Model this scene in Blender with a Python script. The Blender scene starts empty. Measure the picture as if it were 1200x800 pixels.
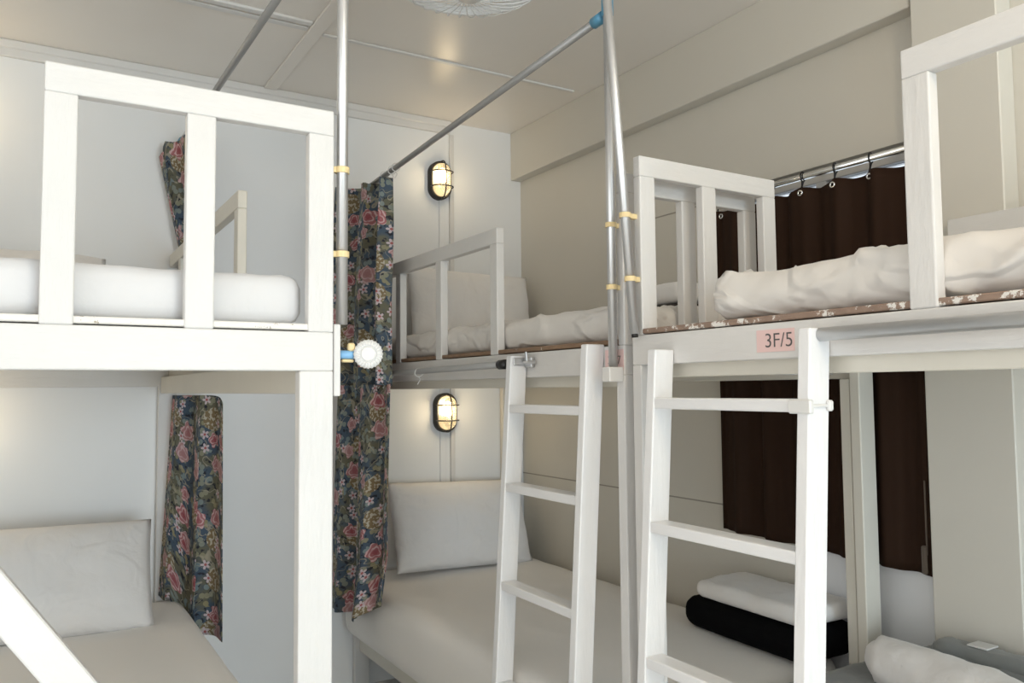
import bpy, bmesh, math, random
from mathutils import Vector, Matrix, noise, Euler

# All coordinates below are metres with the lens at the origin: X right along the
# back wall, Y towards the back wall, Z up.  Everything is lifted by H at the end
# so that the floor lies at z = 0.
H = 1.30
FL = -H            # floor
CE = 1.30          # ceiling
D = 3.422          # back wall
XR = 2.146         # right wall
XL = -0.95         # left wall
YN = -4.40         # wall behind the lens
PI = math.pi
C = bpy.context.scene.collection
R = random.Random(7)

# ------------------------------------------------------------------ materials
def nodes(m):
    m.use_nodes = True
    nt = m.node_tree
    b = nt.nodes['Principled BSDF']
    return nt, b

def N(nt, t, **kw):
    n = nt.nodes.new(t)
    for k, v in kw.items():
        if k in n.inputs: n.inputs[k].default_value = v
        else: setattr(n, k, v)
    return n

def paint(name, col, rough=.4, bump=.15, scale=30., stretch=(1, 1, 1), var=.04, spec=.5, fine=0.):
    m = bpy.data.materials.new(name)
    nt, b = nodes(m)
    L = nt.links.new
    tc = N(nt, 'ShaderNodeTexCoord')
    mp = N(nt, 'ShaderNodeMapping'); mp.inputs['Scale'].default_value = stretch
    L(tc.outputs['Object'], mp.inputs['Vector'])
    n1 = N(nt, 'ShaderNodeTexNoise', Scale=scale, Detail=5.0, Roughness=.6)
    n2 = N(nt, 'ShaderNodeTexNoise', Scale=scale*.12, Detail=3.0)
    L(mp.outputs[0], n1.inputs['Vector']); L(tc.outputs['Object'], n2.inputs['Vector'])
    mix = N(nt, 'ShaderNodeMix', data_type='RGBA')
    c2 = tuple(max(0, c*(1-var*2.2)) for c in col)
    mix.inputs['A'].default_value = (*col, 1); mix.inputs['B'].default_value = (*c2, 1)
    L(n2.outputs['Fac'], mix.inputs['Factor'])
    L(mix.outputs['Result'], b.inputs['Base Color'])
    bp = N(nt, 'ShaderNodeBump', Strength=bump, Distance=.004)
    L(n1.outputs['Fac'], bp.inputs['Height']); L(bp.outputs[0], b.inputs['Normal'])
    b.inputs['Roughness'].default_value = rough
    b.inputs['Specular IOR Level'].default_value = spec
    return m

def plain(name, col, rough=.4, metal=0., emit=0.):
    m = bpy.data.materials.new(name)
    nt, b = nodes(m)
    b.inputs['Base Color'].default_value = (*col, 1)
    b.inputs['Roughness'].default_value = rough
    b.inputs['Metallic'].default_value = metal
    if emit:
        b.inputs['Emission Color'].default_value = (*col, 1)
        b.inputs['Emission Strength'].default_value = emit
    return m

def fabric(name, col, rough=.85, bump=.25, sheen=.2, weave=900., crease=9.):
    m = bpy.data.materials.new(name)
    nt, b = nodes(m); L = nt.links.new
    tc = N(nt, 'ShaderNodeTexCoord')
    n1 = N(nt, 'ShaderNodeTexNoise', Scale=crease, Detail=4.0, Distortion=.6)
    n2 = N(nt, 'ShaderNodeTexNoise', Scale=weave, Detail=1.0)
    L(tc.outputs['Object'], n1.inputs['Vector']); L(tc.outputs['Object'], n2.inputs['Vector'])
    b1 = N(nt, 'ShaderNodeBump', Strength=bump, Distance=.02)
    b2 = N(nt, 'ShaderNodeBump', Strength=.08, Distance=.002)
    L(n1.outputs['Fac'], b1.inputs['Height']); L(n2.outputs['Fac'], b2.inputs['Height'])
    L(b1.outputs[0], b2.inputs['Normal']); L(b2.outputs[0], b.inputs['Normal'])
    b.inputs['Base Color'].default_value = (*col, 1)
    b.inputs['Roughness'].default_value = rough
    b.inputs['Sheen Weight'].default_value = sheen
    return m

def wood_edge(name, wood, amount):
    """old board with worn white paint over bare wood"""
    m = bpy.data.materials.new(name)
    nt, b = nodes(m); L = nt.links.new
    tc = N(nt, 'ShaderNodeTexCoord')
    n1 = N(nt, 'ShaderNodeTexNoise', Scale=22., Detail=6.0, Roughness=.75)
    n2 = N(nt, 'ShaderNodeTexNoise', Scale=40., Detail=3.0)
    L(tc.outputs['Object'], n1.inputs['Vector']); L(tc.outputs['Object'], n2.inputs['Vector'])
    r = N(nt, 'ShaderNodeValToRGB')
    r.color_ramp.elements[0].position = amount; r.color_ramp.elements[0].color = (0, 0, 0, 1)
    r.color_ramp.elements[1].position = amount+.03; r.color_ramp.elements[1].color = (1, 1, 1, 1)
    L(n1.outputs['Fac'], r.inputs['Fac'])
    w = N(nt, 'ShaderNodeMix', data_type='RGBA')
    w.inputs['A'].default_value = (*wood, 1); w.inputs['B'].default_value = (*(c*.55 for c in wood), 1)
    L(n2.outputs['Fac'], w.inputs['Factor'])
    mix = N(nt, 'ShaderNodeMix', data_type='RGBA')
    mix.inputs['B'].default_value = (.80, .78, .74, 1)
    L(w.outputs['Result'], mix.inputs['A']); L(r.outputs['Color'], mix.inputs['Factor'])
    L(mix.outputs['Result'], b.inputs['Base Color'])
    bp = N(nt, 'ShaderNodeBump', Strength=.5, Distance=.003)
    L(n1.outputs['Fac'], bp.inputs['Height']); L(bp.outputs[0], b.inputs['Normal'])
    b.inputs['Roughness'].default_value = .6
    return m

def floral(name):
    m = bpy.data.materials.new(name)
    nt, b = nodes(m); L = nt.links.new
    uv = N(nt, 'ShaderNodeTexCoord').outputs['UV']
    def math_(op, a, c=None, d=None):
        n = N(nt, 'ShaderNodeMath', operation=op)
        for i, v in enumerate((a, c, d)):
            if v is None: continue
            if isinstance(v, (int, float)): n.inputs[i].default_value = v
            else: L(v, n.inputs[i])
        return n.outputs[0]
    def step(x, at, w=.03):
        n = N(nt, 'ShaderNodeMapRange', interpolation_type='SMOOTHSTEP')
        n.inputs['From Min'].default_value = at-w; n.inputs['From Max'].default_value = at+w
        L(x, n.inputs['Value']); return n.outputs[0]
    def mixc(f, a, c):
        n = N(nt, 'ShaderNodeMix', data_type='RGBA')
        if isinstance(f, float): n.inputs['Factor'].default_value = f
        else: L(f, n.inputs['Factor'])
        for k, v in (('A', a), ('B', c)):
            if isinstance(v, tuple): n.inputs[k].default_value = (*v, 1)
            else: L(v, n.inputs[k])
        return n.outputs['Result']
    def noise_(scale, detail=3., dist=0.):
        n = N(nt, 'ShaderNodeTexNoise', Scale=scale, Detail=detail, Distortion=dist)
        L(uv, n.inputs['Vector']); return n.outputs['Fac']
    def vor(scale, rnd=1., off=0.):
        mp = N(nt, 'ShaderNodeMapping'); mp.inputs['Location'].default_value = (off, off*.7, 0)
        L(uv, mp.inputs['Vector'])
        n = N(nt, 'ShaderNodeTexVoronoi', Scale=scale, Randomness=rnd, voronoi_dimensions='2D')
        L(mp.outputs[0], n.inputs['Vector'])
        sub = N(nt, 'ShaderNodeVectorMath', operation='SUBTRACT')
        L(mp.outputs[0], sub.inputs[0]); L(n.outputs['Position'], sub.inputs[1])
        sx = N(nt, 'ShaderNodeSeparateXYZ'); L(sub.outputs[0], sx.inputs[0])
        ln = N(nt, 'ShaderNodeVectorMath', operation='LENGTH'); L(sub.outputs[0], ln.inputs[0])
        ang = math_('ARCTAN2', sx.outputs[1], sx.outputs[0])
        sc = N(nt, 'ShaderNodeSeparateColor'); L(n.outputs['Color'], sc.inputs[0])
        return ln.outputs['Value'], ang, sc.outputs[0], sc.outputs[1]
    # ground: slate blue to olive
    base = mixc(step(noise_(9., 3.), .52, .07), (.055, .085, .125), (.125, .120, .080))
    base = mixc(step(noise_(48., 2.), .60, .05), base, (.016, .019, .030))
    # small mottled leaves
    r, a, k, k2 = vor(27., 1., .3)
    lob = math_('MULTIPLY', math_('ADD', math_('ABSOLUTE', math_('SINE', math_('ADD', a, math_('MULTIPLY', k, 6.)))), .35), .0135)
    leaf = math_('MULTIPLY', math_('LESS_THAN', r, lob), step(k2, .35, .02))
    leafc = mixc(k, (.17, .235, .26), (.27, .24, .13))
    base = mixc(leaf, base, leafc)
    # pale scrolls
    sc1 = math_('ABSOLUTE', math_('SUBTRACT', noise_(11., 1.5, 1.2), .5))
    scroll = math_('SUBTRACT', 1.0, step(sc1, .010, .006))
    base = mixc(math_('MULTIPLY', scroll, .8), base, (.36, .33, .25))
    # paisley clumps, tan with pale dots
    r, a, k, k2 = vor(7., .9, 4.1)
    pr = math_('MULTIPLY', math_('ADD', 1.1, math_('MULTIPLY', .35, math_('SINE', a))), .040)
    pm = math_('MULTIPLY', math_('LESS_THAN', r, pr), math_('GREATER_THAN', k, .62))
    pc = mixc(step(noise_(85., 1.), .54, .03), (.20, .145, .075), (.46, .43, .35))
    base = mixc(pm, base, pc)
    # small whitish blossoms
    r, a, k, k2 = vor(17., 1., 2.2)
    pet = math_('MULTIPLY', math_('ADD', math_('ABSOLUTE', math_('SINE', math_('MULTIPLY', a, 2.5))), .35), .0135)
    bm_ = math_('MULTIPLY', math_('LESS_THAN', r, pet), math_('GREATER_THAN', k, .66))
    bc = mixc(math_('LESS_THAN', r, .005), (.55, .47, .50), (.35, .10, .10))
    base = mixc(bm_, base, bc)
    # large pink roses: layered petals with pale rims
    wob = math_('MULTIPLY', math_('SUBTRACT', noise_(26., 2.), .5), .034)
    for sc_, off_, thr, R0 in ((6.6, 7.7, .42, .035), (7.6, 13.1, .60, .027)):
        r, a, k, k2 = vor(sc_, .85, off_)
        rr = math_('ADD', r, wob)
        rad = math_('ADD', R0, math_('MULTIPLY', R0*.14, math_('SINE', math_('ADD', math_('MULTIPLY', a, 5.), math_('MULTIPLY', k, 6.)))))
        fm = math_('MULTIPLY', math_('LESS_THAN', rr, rad), math_('GREATER_THAN', k, thr))
        ring = math_('SINE', math_('ADD', math_('MULTIPLY', rr, 14./R0), math_('MULTIPLY', math_('SINE', math_('MULTIPLY', a, 3.)), 2.2)))
        fc = mixc(step(ring, .25, .45), (.36, .135, .145), (.60, .42, .42))
        fc = mixc(step(rr, R0*.42, R0*.25), (.30, .075, .09), fc)
        fc = mixc(step(k2, .5, .2), fc, mixc(.35, fc, (.50, .40, .39)))
        base = mixc(fm, base, fc)
    L(base, b.inputs['Base Color'])
    wv = N(nt, 'ShaderNodeTexNoise', Scale=700., Detail=1.0); L(uv, wv.inputs['Vector'])
    bp = N(nt, 'ShaderNodeBump', Strength=.1, Distance=.002); L(wv.outputs['Fac'], bp.inputs['Height'])
    L(bp.outputs[0], b.inputs['Normal'])
    b.inputs['Roughness'].default_value = .8
    return m

M = {}
M['white'] = paint('white_gloss_paint', (.745, .737, .722), .34, .22, 45., (1, 1, 1), .03)
M['white_z'] = paint('white_brushed_upright', (.75, .742, .728), .38, .5, 60., (1, 1, .18), .05, .3)
M['white_y'] = paint('white_brushed_long', (.75, .742, .728), .38, .5, 60., (1, .18, 1), .05, .3)
M['white_x'] = paint('white_brushed_cross', (.75, .742, .728), .38, .5, 60., (.18, 1, 1), .05, .3)
M['lad_z'] = paint('ladder_paint_upright', (.86, .865, .875), .34, .45, 60., (1, 1, .18), .03)
M['lad_y'] = paint('ladder_paint_long', (.86, .865, .875), .34, .45, 60., (1, .18, 1), .03)
M['cream'] = paint('cream_paint', (.74, .71, .63), .4, .2, 40., (1, 1, .3), .05)
M['wall'] = paint('wall_paint', (.87, .88, .885), .42, .12, 18., (1, 1, 1), .04)
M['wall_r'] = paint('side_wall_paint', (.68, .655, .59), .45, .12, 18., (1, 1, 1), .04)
M['ceil'] = paint('ceiling_gloss_paint', (.86, .82, .765), .30, .30, 11., (1, 1, 1), .05)
M['floor'] = paint('floor_grey_tiles', (.80, .79, .77), .35, .1, 12., (1, 1, 1), .1)
M['sheet'] = fabric('white_sheet', (.73, .705, .672), .8, .35, crease=7.)
def creases(m, scale, strength, stretch, rot):
    nt = m.node_tree; L = nt.links.new; b = nt.nodes['Principled BSDF']
    tc = N(nt, 'ShaderNodeTexCoord'); mp = N(nt, 'ShaderNodeMapping')
    mp.inputs['Scale'].default_value = stretch; mp.inputs['Rotation'].default_value = rot
    L(tc.outputs['Object'], mp.inputs['Vector'])
    n = N(nt, 'ShaderNodeTexNoise', Scale=scale, Detail=2.0, Distortion=.9); L(mp.outputs[0], n.inputs['Vector'])
    a = N(nt, 'ShaderNodeMath', operation='SUBTRACT'); L(n.outputs['Fac'], a.inputs[0]); a.inputs[1].default_value = .5
    c = N(nt, 'ShaderNodeMath', operation='ABSOLUTE'); L(a.outputs[0], c.inputs[0])
    r = N(nt, 'ShaderNodeMapRange', interpolation_type='SMOOTHERSTEP'); L(c.outputs[0], r.inputs['Value'])
    r.inputs['From Min'].default_value = 0.; r.inputs['From Max'].default_value = .09
    r.inputs['To Min'].default_value = 1.; r.inputs['To Max'].default_value = 0.
    bp = N(nt, 'ShaderNodeBump', Strength=strength, Distance=.018)
    L(r.outputs[0], bp.inputs['Height'])
    old = b.inputs['Normal'].links[0].from_socket
    L(old, bp.inputs['Normal']); L(bp.outputs[0], b.inputs['Normal'])
creases(M['sheet'], 3.6, .42, (1., 1., 1.9), (.5, .3, .4))
M['sheet_lo'] = fabric('smooth_white_sheet', (.88, .86, .83), .8, .12, crease=5.)
M['pillow'] = fabric('pillow_cotton', (.84, .825, .815), .8, .3, crease=11.)
creases(M['pillow'], 4.5, .14, (1., 1., 1.), (.4, .2, .6))
M['sheet_sm'] = fabric('stretched_white_sheet', (.71, .71, .72), .8, .22, crease=8.)
M['towel'] = fabric('white_towel', (.84, .82, .80), .95, .3, .4, 420., 14.)
M['black'] = fabric('black_fleece', (.004, .004, .0045), 1., .2, .0, 420.)
M['black'].node_tree.nodes['Principled BSDF'].inputs['Specular IOR Level'].default_value = .08
M['grey'] = fabric('grey_blanket', (.21, .22, .215), .95, .3, .3, 420.)
M['brown_blanket'] = fabric('dark_brown_blanket', (.03, .02, .016), .95, .3, .1)
M['floral'] = floral('floral_print')
M['brown'] = fabric('brown_curtain', (.031, .0155, .0092), .8, .15, .0, 600., 6.)
M['brown'].node_tree.nodes['Principled BSDF'].inputs['Specular IOR Level'].default_value = .12
M['alu'] = plain('brushed_aluminium', (.68, .68, .68), .42, .9)
M['greypipe'] = plain('grey_painted_pipe', (.36, .36, .355), .38, .35)
M['chrome'] = plain('chrome', (.80, .80, .78), .16, 1.)
M['blue'] = plain('blue_plastic', (.11, .33, .50), .4)
M['lightblue'] = plain('light_blue_plastic', (.22, .46, .74), .35)
M['yellow'] = plain('yellow_plastic', (.83, .66, .36), .5)
M['whiteplastic'] = plain('white_plastic', (.74, .74, .73), .4)
M['blackmetal'] = plain('black_metal', (.018, .016, .013), .4)
M['blackplastic'] = plain('black_plastic', (.012, .011, .010), .4)
M['steel'] = plain('zinc_steel', (.55, .55, .55), .35, .9)
M['pink'] = paint('pink_paper', (.83, .60, .58), .6, .05, 30., (1, 1, 1), .05)
M['ink'] = plain('grey_ink', (.10, .09, .09), .7)
M['boardR'] = wood_edge('worn_brown_board', (.36, .25, .19), .53)
M['boardC'] = wood_edge('bare_wood_board', (.33, .21, .13), .62)
M['boardL'] = wood_edge('white_painted_board', (.45, .38, .28), .38)
M['glow'] = plain('lit_bulb', (1., .80, .50), .4, 0., 11.)
gm = bpy.data.materials.new('ribbed_glass'); nt, b = nodes(gm)
b.inputs['Base Color'].default_value = (1., .93, .78, 1); b.inputs['Roughness'].default_value = .22
b.inputs['Transmission Weight'].default_value = .85; b.inputs['IOR'].default_value = 1.25
b.inputs['Emission Color'].default_value = (1., .76, .42, 1); b.inputs['Emission Strength'].default_value = .30
M['lampglass'] = gm
wg = bpy.data.materials.new('window_glass'); nt, b = nodes(wg)
b.inputs['Roughness'].default_value = .02; b.inputs['Transmission Weight'].default_value = 1.; b.inputs['IOR'].default_value = 1.05
M['glass'] = wg

# ------------------------------------------------------------------ builders
origin = {}      # thing -> base point; parts of a thing are built in place and stored relative to it

def box(bm, lo, hi, bev=.0025, seg=1, rot=None, about=None):
    b2 = bmesh.new()
    bmesh.ops.create_cube(b2, size=1)
    for v in b2.verts:
        v.co = Vector((lo[i] + (v.co[i]+.5)*(hi[i]-lo[i]) for i in range(3)))
    if bev:
        bmesh.ops.bevel(b2, geom=b2.edges[:], offset=min(bev, *(abs(hi[i]-lo[i])*.4 for i in range(3))), segments=seg, affect='EDGES', profile=.5)
    if rot is not None:
        bmesh.ops.transform(b2, matrix=Matrix.Translation(about) @ rot @ Matrix.Translation(-Vector(about)), verts=b2.verts)
    merge(bm, b2)

def merge(bm, b2):
    t = bpy.data.meshes.new('tmp'); b2.to_mesh(t); b2.free(); bm.from_mesh(t); bpy.data.meshes.remove(t)

def bar(bm, a, b, w, t, up=(0, 0, 1), bev=.0025):
    """rectangular bar from a to b; w across 'side', t along 'up-ish'"""
    a = Vector(a); b = Vector(b); d = (b-a); l = d.length; d.normalize()
    u = Vector(up); s = d.cross(u).normalized(); u = s.cross(d).normalized()
    m = Matrix((( *s, 0), (*u, 0), (*d, 0), (0, 0, 0, 1))).transposed()
    b2 = bmesh.new(); bmesh.ops.create_cube(b2, size=1)
    for v in b2.verts: v.co = Vector((v.co.x*w, v.co.y*t, (v.co.z+.5)*l))
    if bev: bmesh.ops.bevel(b2, geom=b2.edges[:], offset=bev, segments=1, affect='EDGES', profile=.5)
    bmesh.ops.transform(b2, matrix=Matrix.Translation(a) @ m, verts=b2.verts)
    merge(bm, b2)

def tube(bm, pts, r, n=14, closed=False, cap=True):
    pts = [Vector(p) for p in pts]
    rings = []
    k = len(pts)
    ref = None
    for i, p in enumerate(pts):
        if closed: t = pts[(i+1) % k]-pts[i-1]
        else: t = pts[min(i+1, k-1)]-pts[max(i-1, 0)]
        t.normalize()
        if ref is None:
            ref = Vector((0, 0, 1)) if abs(t.z) < .9 else Vector((1, 0, 0))
        s = t.cross(ref).normalized(); u = s.cross(t).normalized(); ref = u
        rr = r[i] if isinstance(r, (list, tuple)) else r
        rings.append([bm.verts.new(p + s*math.cos(2*PI*j/n)*rr + u*math.sin(2*PI*j/n)*rr) for j in range(n)])
    for i in range(k if closed else k-1):
        a, b = rings[i], rings[(i+1) % k]
        for j in range(n):
            bm.faces.new((a[j], a[(j+1) % n], b[(j+1) % n], b[j]))
    if cap and not closed:
        bm.faces.new(rings[0][::-1]); bm.faces.new(rings[-1])

def lathe(bm, prof, n=32, mat=None):
    """prof: (r, z) pairs round local Z, then mat"""
    rings = []
    for r, z in prof:
        if r <= 1e-6: rings.append([bm.verts.new((0, 0, z))])
        else: rings.append([bm.verts.new((r*math.cos(2*PI*j/n), r*math.sin(2*PI*j/n), z)) for j in range(n)])
    vs = [v for q in rings for v in q]
    for a, b in zip(rings, rings[1:]):
        for j in range(n):
            if len(a) == 1 and len(b) == 1: continue
            if len(a) == 1: bm.faces.new((a[0], b[j], b[(j+1) % n]))
            elif len(b) == 1: bm.faces.new((a[j], a[(j+1) % n], b[0]))
            else: bm.faces.new((a[j], a[(j+1) % n], b[(j+1) % n], b[j]))
    if mat is not None: bmesh.ops.transform(bm, matrix=mat, verts=vs)

def link(o, parent=None):
    C.objects.link(o)
    if parent is not None: o.parent = parent

def obj(name, bm, mat, parent=None, smooth=False, loc=None, label=None):
    me = bpy.data.meshes.new(name)
    bmesh.ops.recalc_face_normals(bm, faces=bm.faces[:])
    root = parent
    while root is not None and root.parent is not None: root = root.parent
    if root is not None: o0 = origin[root.name]
    else:
        if loc is None:
            xs = [v.co.x for v in bm.verts]; ys = [v.co.y for v in bm.verts]; zs = [v.co.z for v in bm.verts]
            loc = ((min(xs)+max(xs))/2, (min(ys)+max(ys))/2, min(zs))
        o0 = Vector(loc)
    bmesh.ops.translate(bm, vec=-Vector(o0), verts=bm.verts[:])
    bm.to_mesh(me); bm.free()
    me.materials.append(mat)
    if smooth:
        for p in me.polygons: p.use_smooth = True
    o = bpy.data.objects.new(name, me)
    link(o, parent)
    if root is None:
        o.location = o0; origin[o.name] = Vector(o0)
    if label: o['label'] = label
    return o

def tag(o, label, cat, group=None, kind=None):
    o['label'] = label; o['category'] = cat
    if group: o['group'] = group
    if kind: o['kind'] = kind
    return o

def thing(name, label, cat, loc, group=None):
    o = bpy.data.objects.new(name, None)
    link(o); o.location = loc; origin[o.name] = Vector(loc)
    o.empty_display_size = .1
    return tag(o, label, cat, group)

def struct(name, bm, mat, label, cat, parent=None, smooth=False):
    o = obj(name, bm, mat, parent, smooth)
    o['kind'] = 'structure'
    if parent is None: o['label'] = label; o['category'] = cat
    return o

def one(fn, *a, **k):
    bm = bmesh.new(); fn(bm, *a, **k); return bm

def smooth_by_angle(o, deg=40):
    for p in o.data.polygons: p.use_smooth = True
    bmx = bmesh.new(); bmx.from_mesh(o.data)
    for e in bmx.edges:
        if len(e.link_faces) == 2 and e.calc_face_angle(0) > math.radians(deg): e.smooth = False
    bmx.to_mesh(o.data); bmx.free()

# ------------------------------------------------------------------ the room
T = .1
struct('floor', one(box, (XL-T, YN-T, FL-T), (XR+T, D+T, FL), 0), M['floor'], 'grey floor under the bunks', 'floor')
struct('ceiling', one(box, (XL-T, YN-T, CE), (XR+T, D+T, CE+T), 0), M['ceil'], 'glossy cream painted ceiling', 'ceiling')
struct('wall_back', one(box, (XL-T, D, FL), (XR+T, D+T, CE), 0), M['wall'], 'white back wall with two lit lamps', 'wall')
SY0, SY1, SZ0, SZ1 = -1.6, 1.40, -1.22, .95
bm = bmesh.new()
box(bm, (XL-T, YN, FL), (XL, SY0, CE), 0); box(bm, (XL-T, SY1, FL), (XL, D, CE), 0)
box(bm, (XL-T, SY0, FL), (XL, SY1, SZ0), 0); box(bm, (XL-T, SY0, SZ1), (XL, SY1, CE), 0)
struct('wall_left', bm, M['wall'], 'white wall on the left', 'wall')
# right wall with the window opening behind the brown curtain
WY0, WY1, WZ0, WZ1 = 1.30, 1.99, -.44, .70
bm = bmesh.new()
box(bm, (XR, YN, FL), (XR+T, WY0, CE), 0); box(bm, (XR, WY1, FL), (XR+T, D, CE), 0)
box(bm, (XR, WY0, FL), (XR+T, WY1, WZ0), 0); box(bm, (XR, WY0, WZ1), (XR+T, WY1, CE), 0)
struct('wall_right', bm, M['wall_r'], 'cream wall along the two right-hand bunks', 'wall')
def window(name, label, X0, X1, Y0, Y1, Z0, Z1, axis, mull):
    w = thing(name, label, 'window', ((X0+X1)/2, (Y0+Y1)/2, Z0)); w['kind'] = 'structure'
    bm = bmesh.new(); f = .045
    if axis == 'x':
        box(bm, (X0, Y0, Z0), (X1, Y0+f, Z1)); box(bm, (X0, Y1-f, Z0), (X1, Y1, Z1))
        box(bm, (X0, Y0+f, Z0), (X1, Y1-f, Z0+f)); box(bm, (X0, Y0+f, Z1-f), (X1, Y1-f, Z1))
        for k in range(1, mull):
            y = Y0+(Y1-Y0)*k/mull; box(bm, (X0, y-.02, Z0+f), (X1, y+.02, Z1-f))
        g = one(box, ((X0+X1)/2-.003, Y0+f, Z0+f), ((X0+X1)/2+.003, Y1-f, Z1-f), 0)
    else:
        box(bm, (X0, Y0, Z0), (X0+f, Y1, Z1)); box(bm, (X1-f, Y0, Z0), (X1, Y1, Z1))
        box(bm, (X0+f, Y0, Z0), (X1-f, Y1, Z0+f)); box(bm, (X0+f, Y0, Z1-f), (X1-f, Y1, Z1))
        for k in range(1, mull):
            x = X0+(X1-X0)*k/mull; box(bm, (x-.02, Y0, Z0+f), (x+.02, Y1, Z1-f))
        g = one(box, (X0+f, (Y0+Y1)/2-.003, Z0+f), (X1-f, (Y0+Y1)/2+.003, Z1-f), 0)
    obj('window_frame', bm, M['white'], w); obj('window_pane', g, M['glass'], w)
window('window_1', 'bright window hidden behind the brown curtain', XR+.03, XR+.075, WY0, WY1, WZ0, WZ1, 'x', 2)
# wall behind the lens with a broad window
NX0, NX1, NZ0, NZ1 = .15, 2.05, -1.26, .80
bm = bmesh.new()
box(bm, (XL-T, YN-T, FL), (NX0, YN, CE), 0); box(bm, (NX1, YN-T, FL), (XR+T, YN, CE), 0)
box(bm, (NX0, YN-T, FL), (NX1, YN, NZ0), 0); box(bm, (NX0, YN-T, NZ1), (NX1, YN, CE), 0)
struct('wall_front', bm, M['wall'], 'white wall with the broad daylight window', 'wall')
window('window_2', 'broad window letting daylight into the dormitory', NX0, NX1, YN-.07, YN-.02, NZ0, NZ1, 'y', 3)
window('added_window', 'unseen side window added in the left wall for fill light', XL-.075, XL-.03, SY0, SY1, SZ0, SZ1, 'x', 3)  # out-of-view window, added to bring fill light from the left
# beam along the right wall, column, crown strip, ceiling battens, wall seams
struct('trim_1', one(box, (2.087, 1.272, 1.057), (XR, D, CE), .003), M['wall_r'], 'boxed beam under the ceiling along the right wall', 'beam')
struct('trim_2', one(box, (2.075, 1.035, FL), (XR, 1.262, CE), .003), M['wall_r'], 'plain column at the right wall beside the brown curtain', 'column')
bm = bmesh.new(); box(bm, (XL, D-.018, 1.238), (1.735, D, CE), .002); box(bm, (XL, D-.026, 1.268), (1.735, D, CE), .004)
struct('trim_3', bm, M['white'], 'white crown strip where back wall meets ceiling', 'trim')
bm = bmesh.new(); box(bm, (XL, 2.695, CE-.010), (.835, 2.725, CE), .003); box(bm, (XL, 2.745, CE-.007), (.835, 2.775, CE), .003)
struct('trim_4', bm, M['white'], 'double white batten across the ceiling over the left bunk', 'batten')
struct('trim_5', one(box, (.895, 2.768, CE-.007), (2.02, 2.788, CE), .003), M['white'], 'thin batten across the ceiling towards the beam', 'batten')
struct('trim_6', one(box, (.838, -1.5, CE-.010), (.892, D-.03, CE), .003), M['ceil'], 'ceiling batten running towards the back wall', 'batten')
bm = bmesh.new(); box(bm, (XR-.0012, WY1, -.425), (XR, D, -.420), 0); box(bm, (XR-.0012, WY1+.05, .676), (XR, 2.6, .681), 0)
struct('trim_7', bm, plain('seam_shadow_paint', (.33, .31, .27), .7), 'fine panel seams on the right wall', 'seam')

struct('trim_8', one(box, (XR-.006, 1.263, FL), (XR, 1.76, -.40), .002), paint('daylit_white_panel', (.88, .90, .93), .4, .12, 18.), 'white panel below the brown curtain with daylight painted into its colour', 'panel')  # the bluish tone of daylight here is put into the panel's colour
# cable trunking on the back wall behind the lamps
t = thing('cable_trunking', 'white cable trunking running down the back wall beside both lamps', 'cable trunking', (1.74, D-.01, FL))
bm = bmesh.new(); box(bm, (1.733, D-.014, FL+.02), (1.756, D, 1.238), .002)
obj('trunking', bm, M['white_z'], t)
bm = bmesh.new(); box(bm, (1.679, D-.008, FL+.02), (1.699, D, .92), .002)
obj('cable_cover', bm, M['wall'], t)

# ------------------------------------------------------------------ bulkhead lamps
def oval(w, h, n=48):
    """stadium outline, w wide, h high, (x, z) points"""
    r = w/2; s = h/2-r; out = []
    for i in range(n):
        a = 2*PI*i/n
        out.append((r*math.cos(a), r*math.sin(a) + (s if math.sin(a) >= 0 else -s)))
    return out

def loft(bm, layers):
    rings = [[bm.verts.new(p) for p in l] for l in layers]
    n = len(rings[0])
    for a, b in zip(rings, rings[1:]):
        for j in range(n): bm.faces.new((a[j], a[(j+1) % n], b[(j+1) % n], b[j]))
    bm.faces.new(rings[0]); bm.faces.new(rings[-1][::-1])

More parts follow.
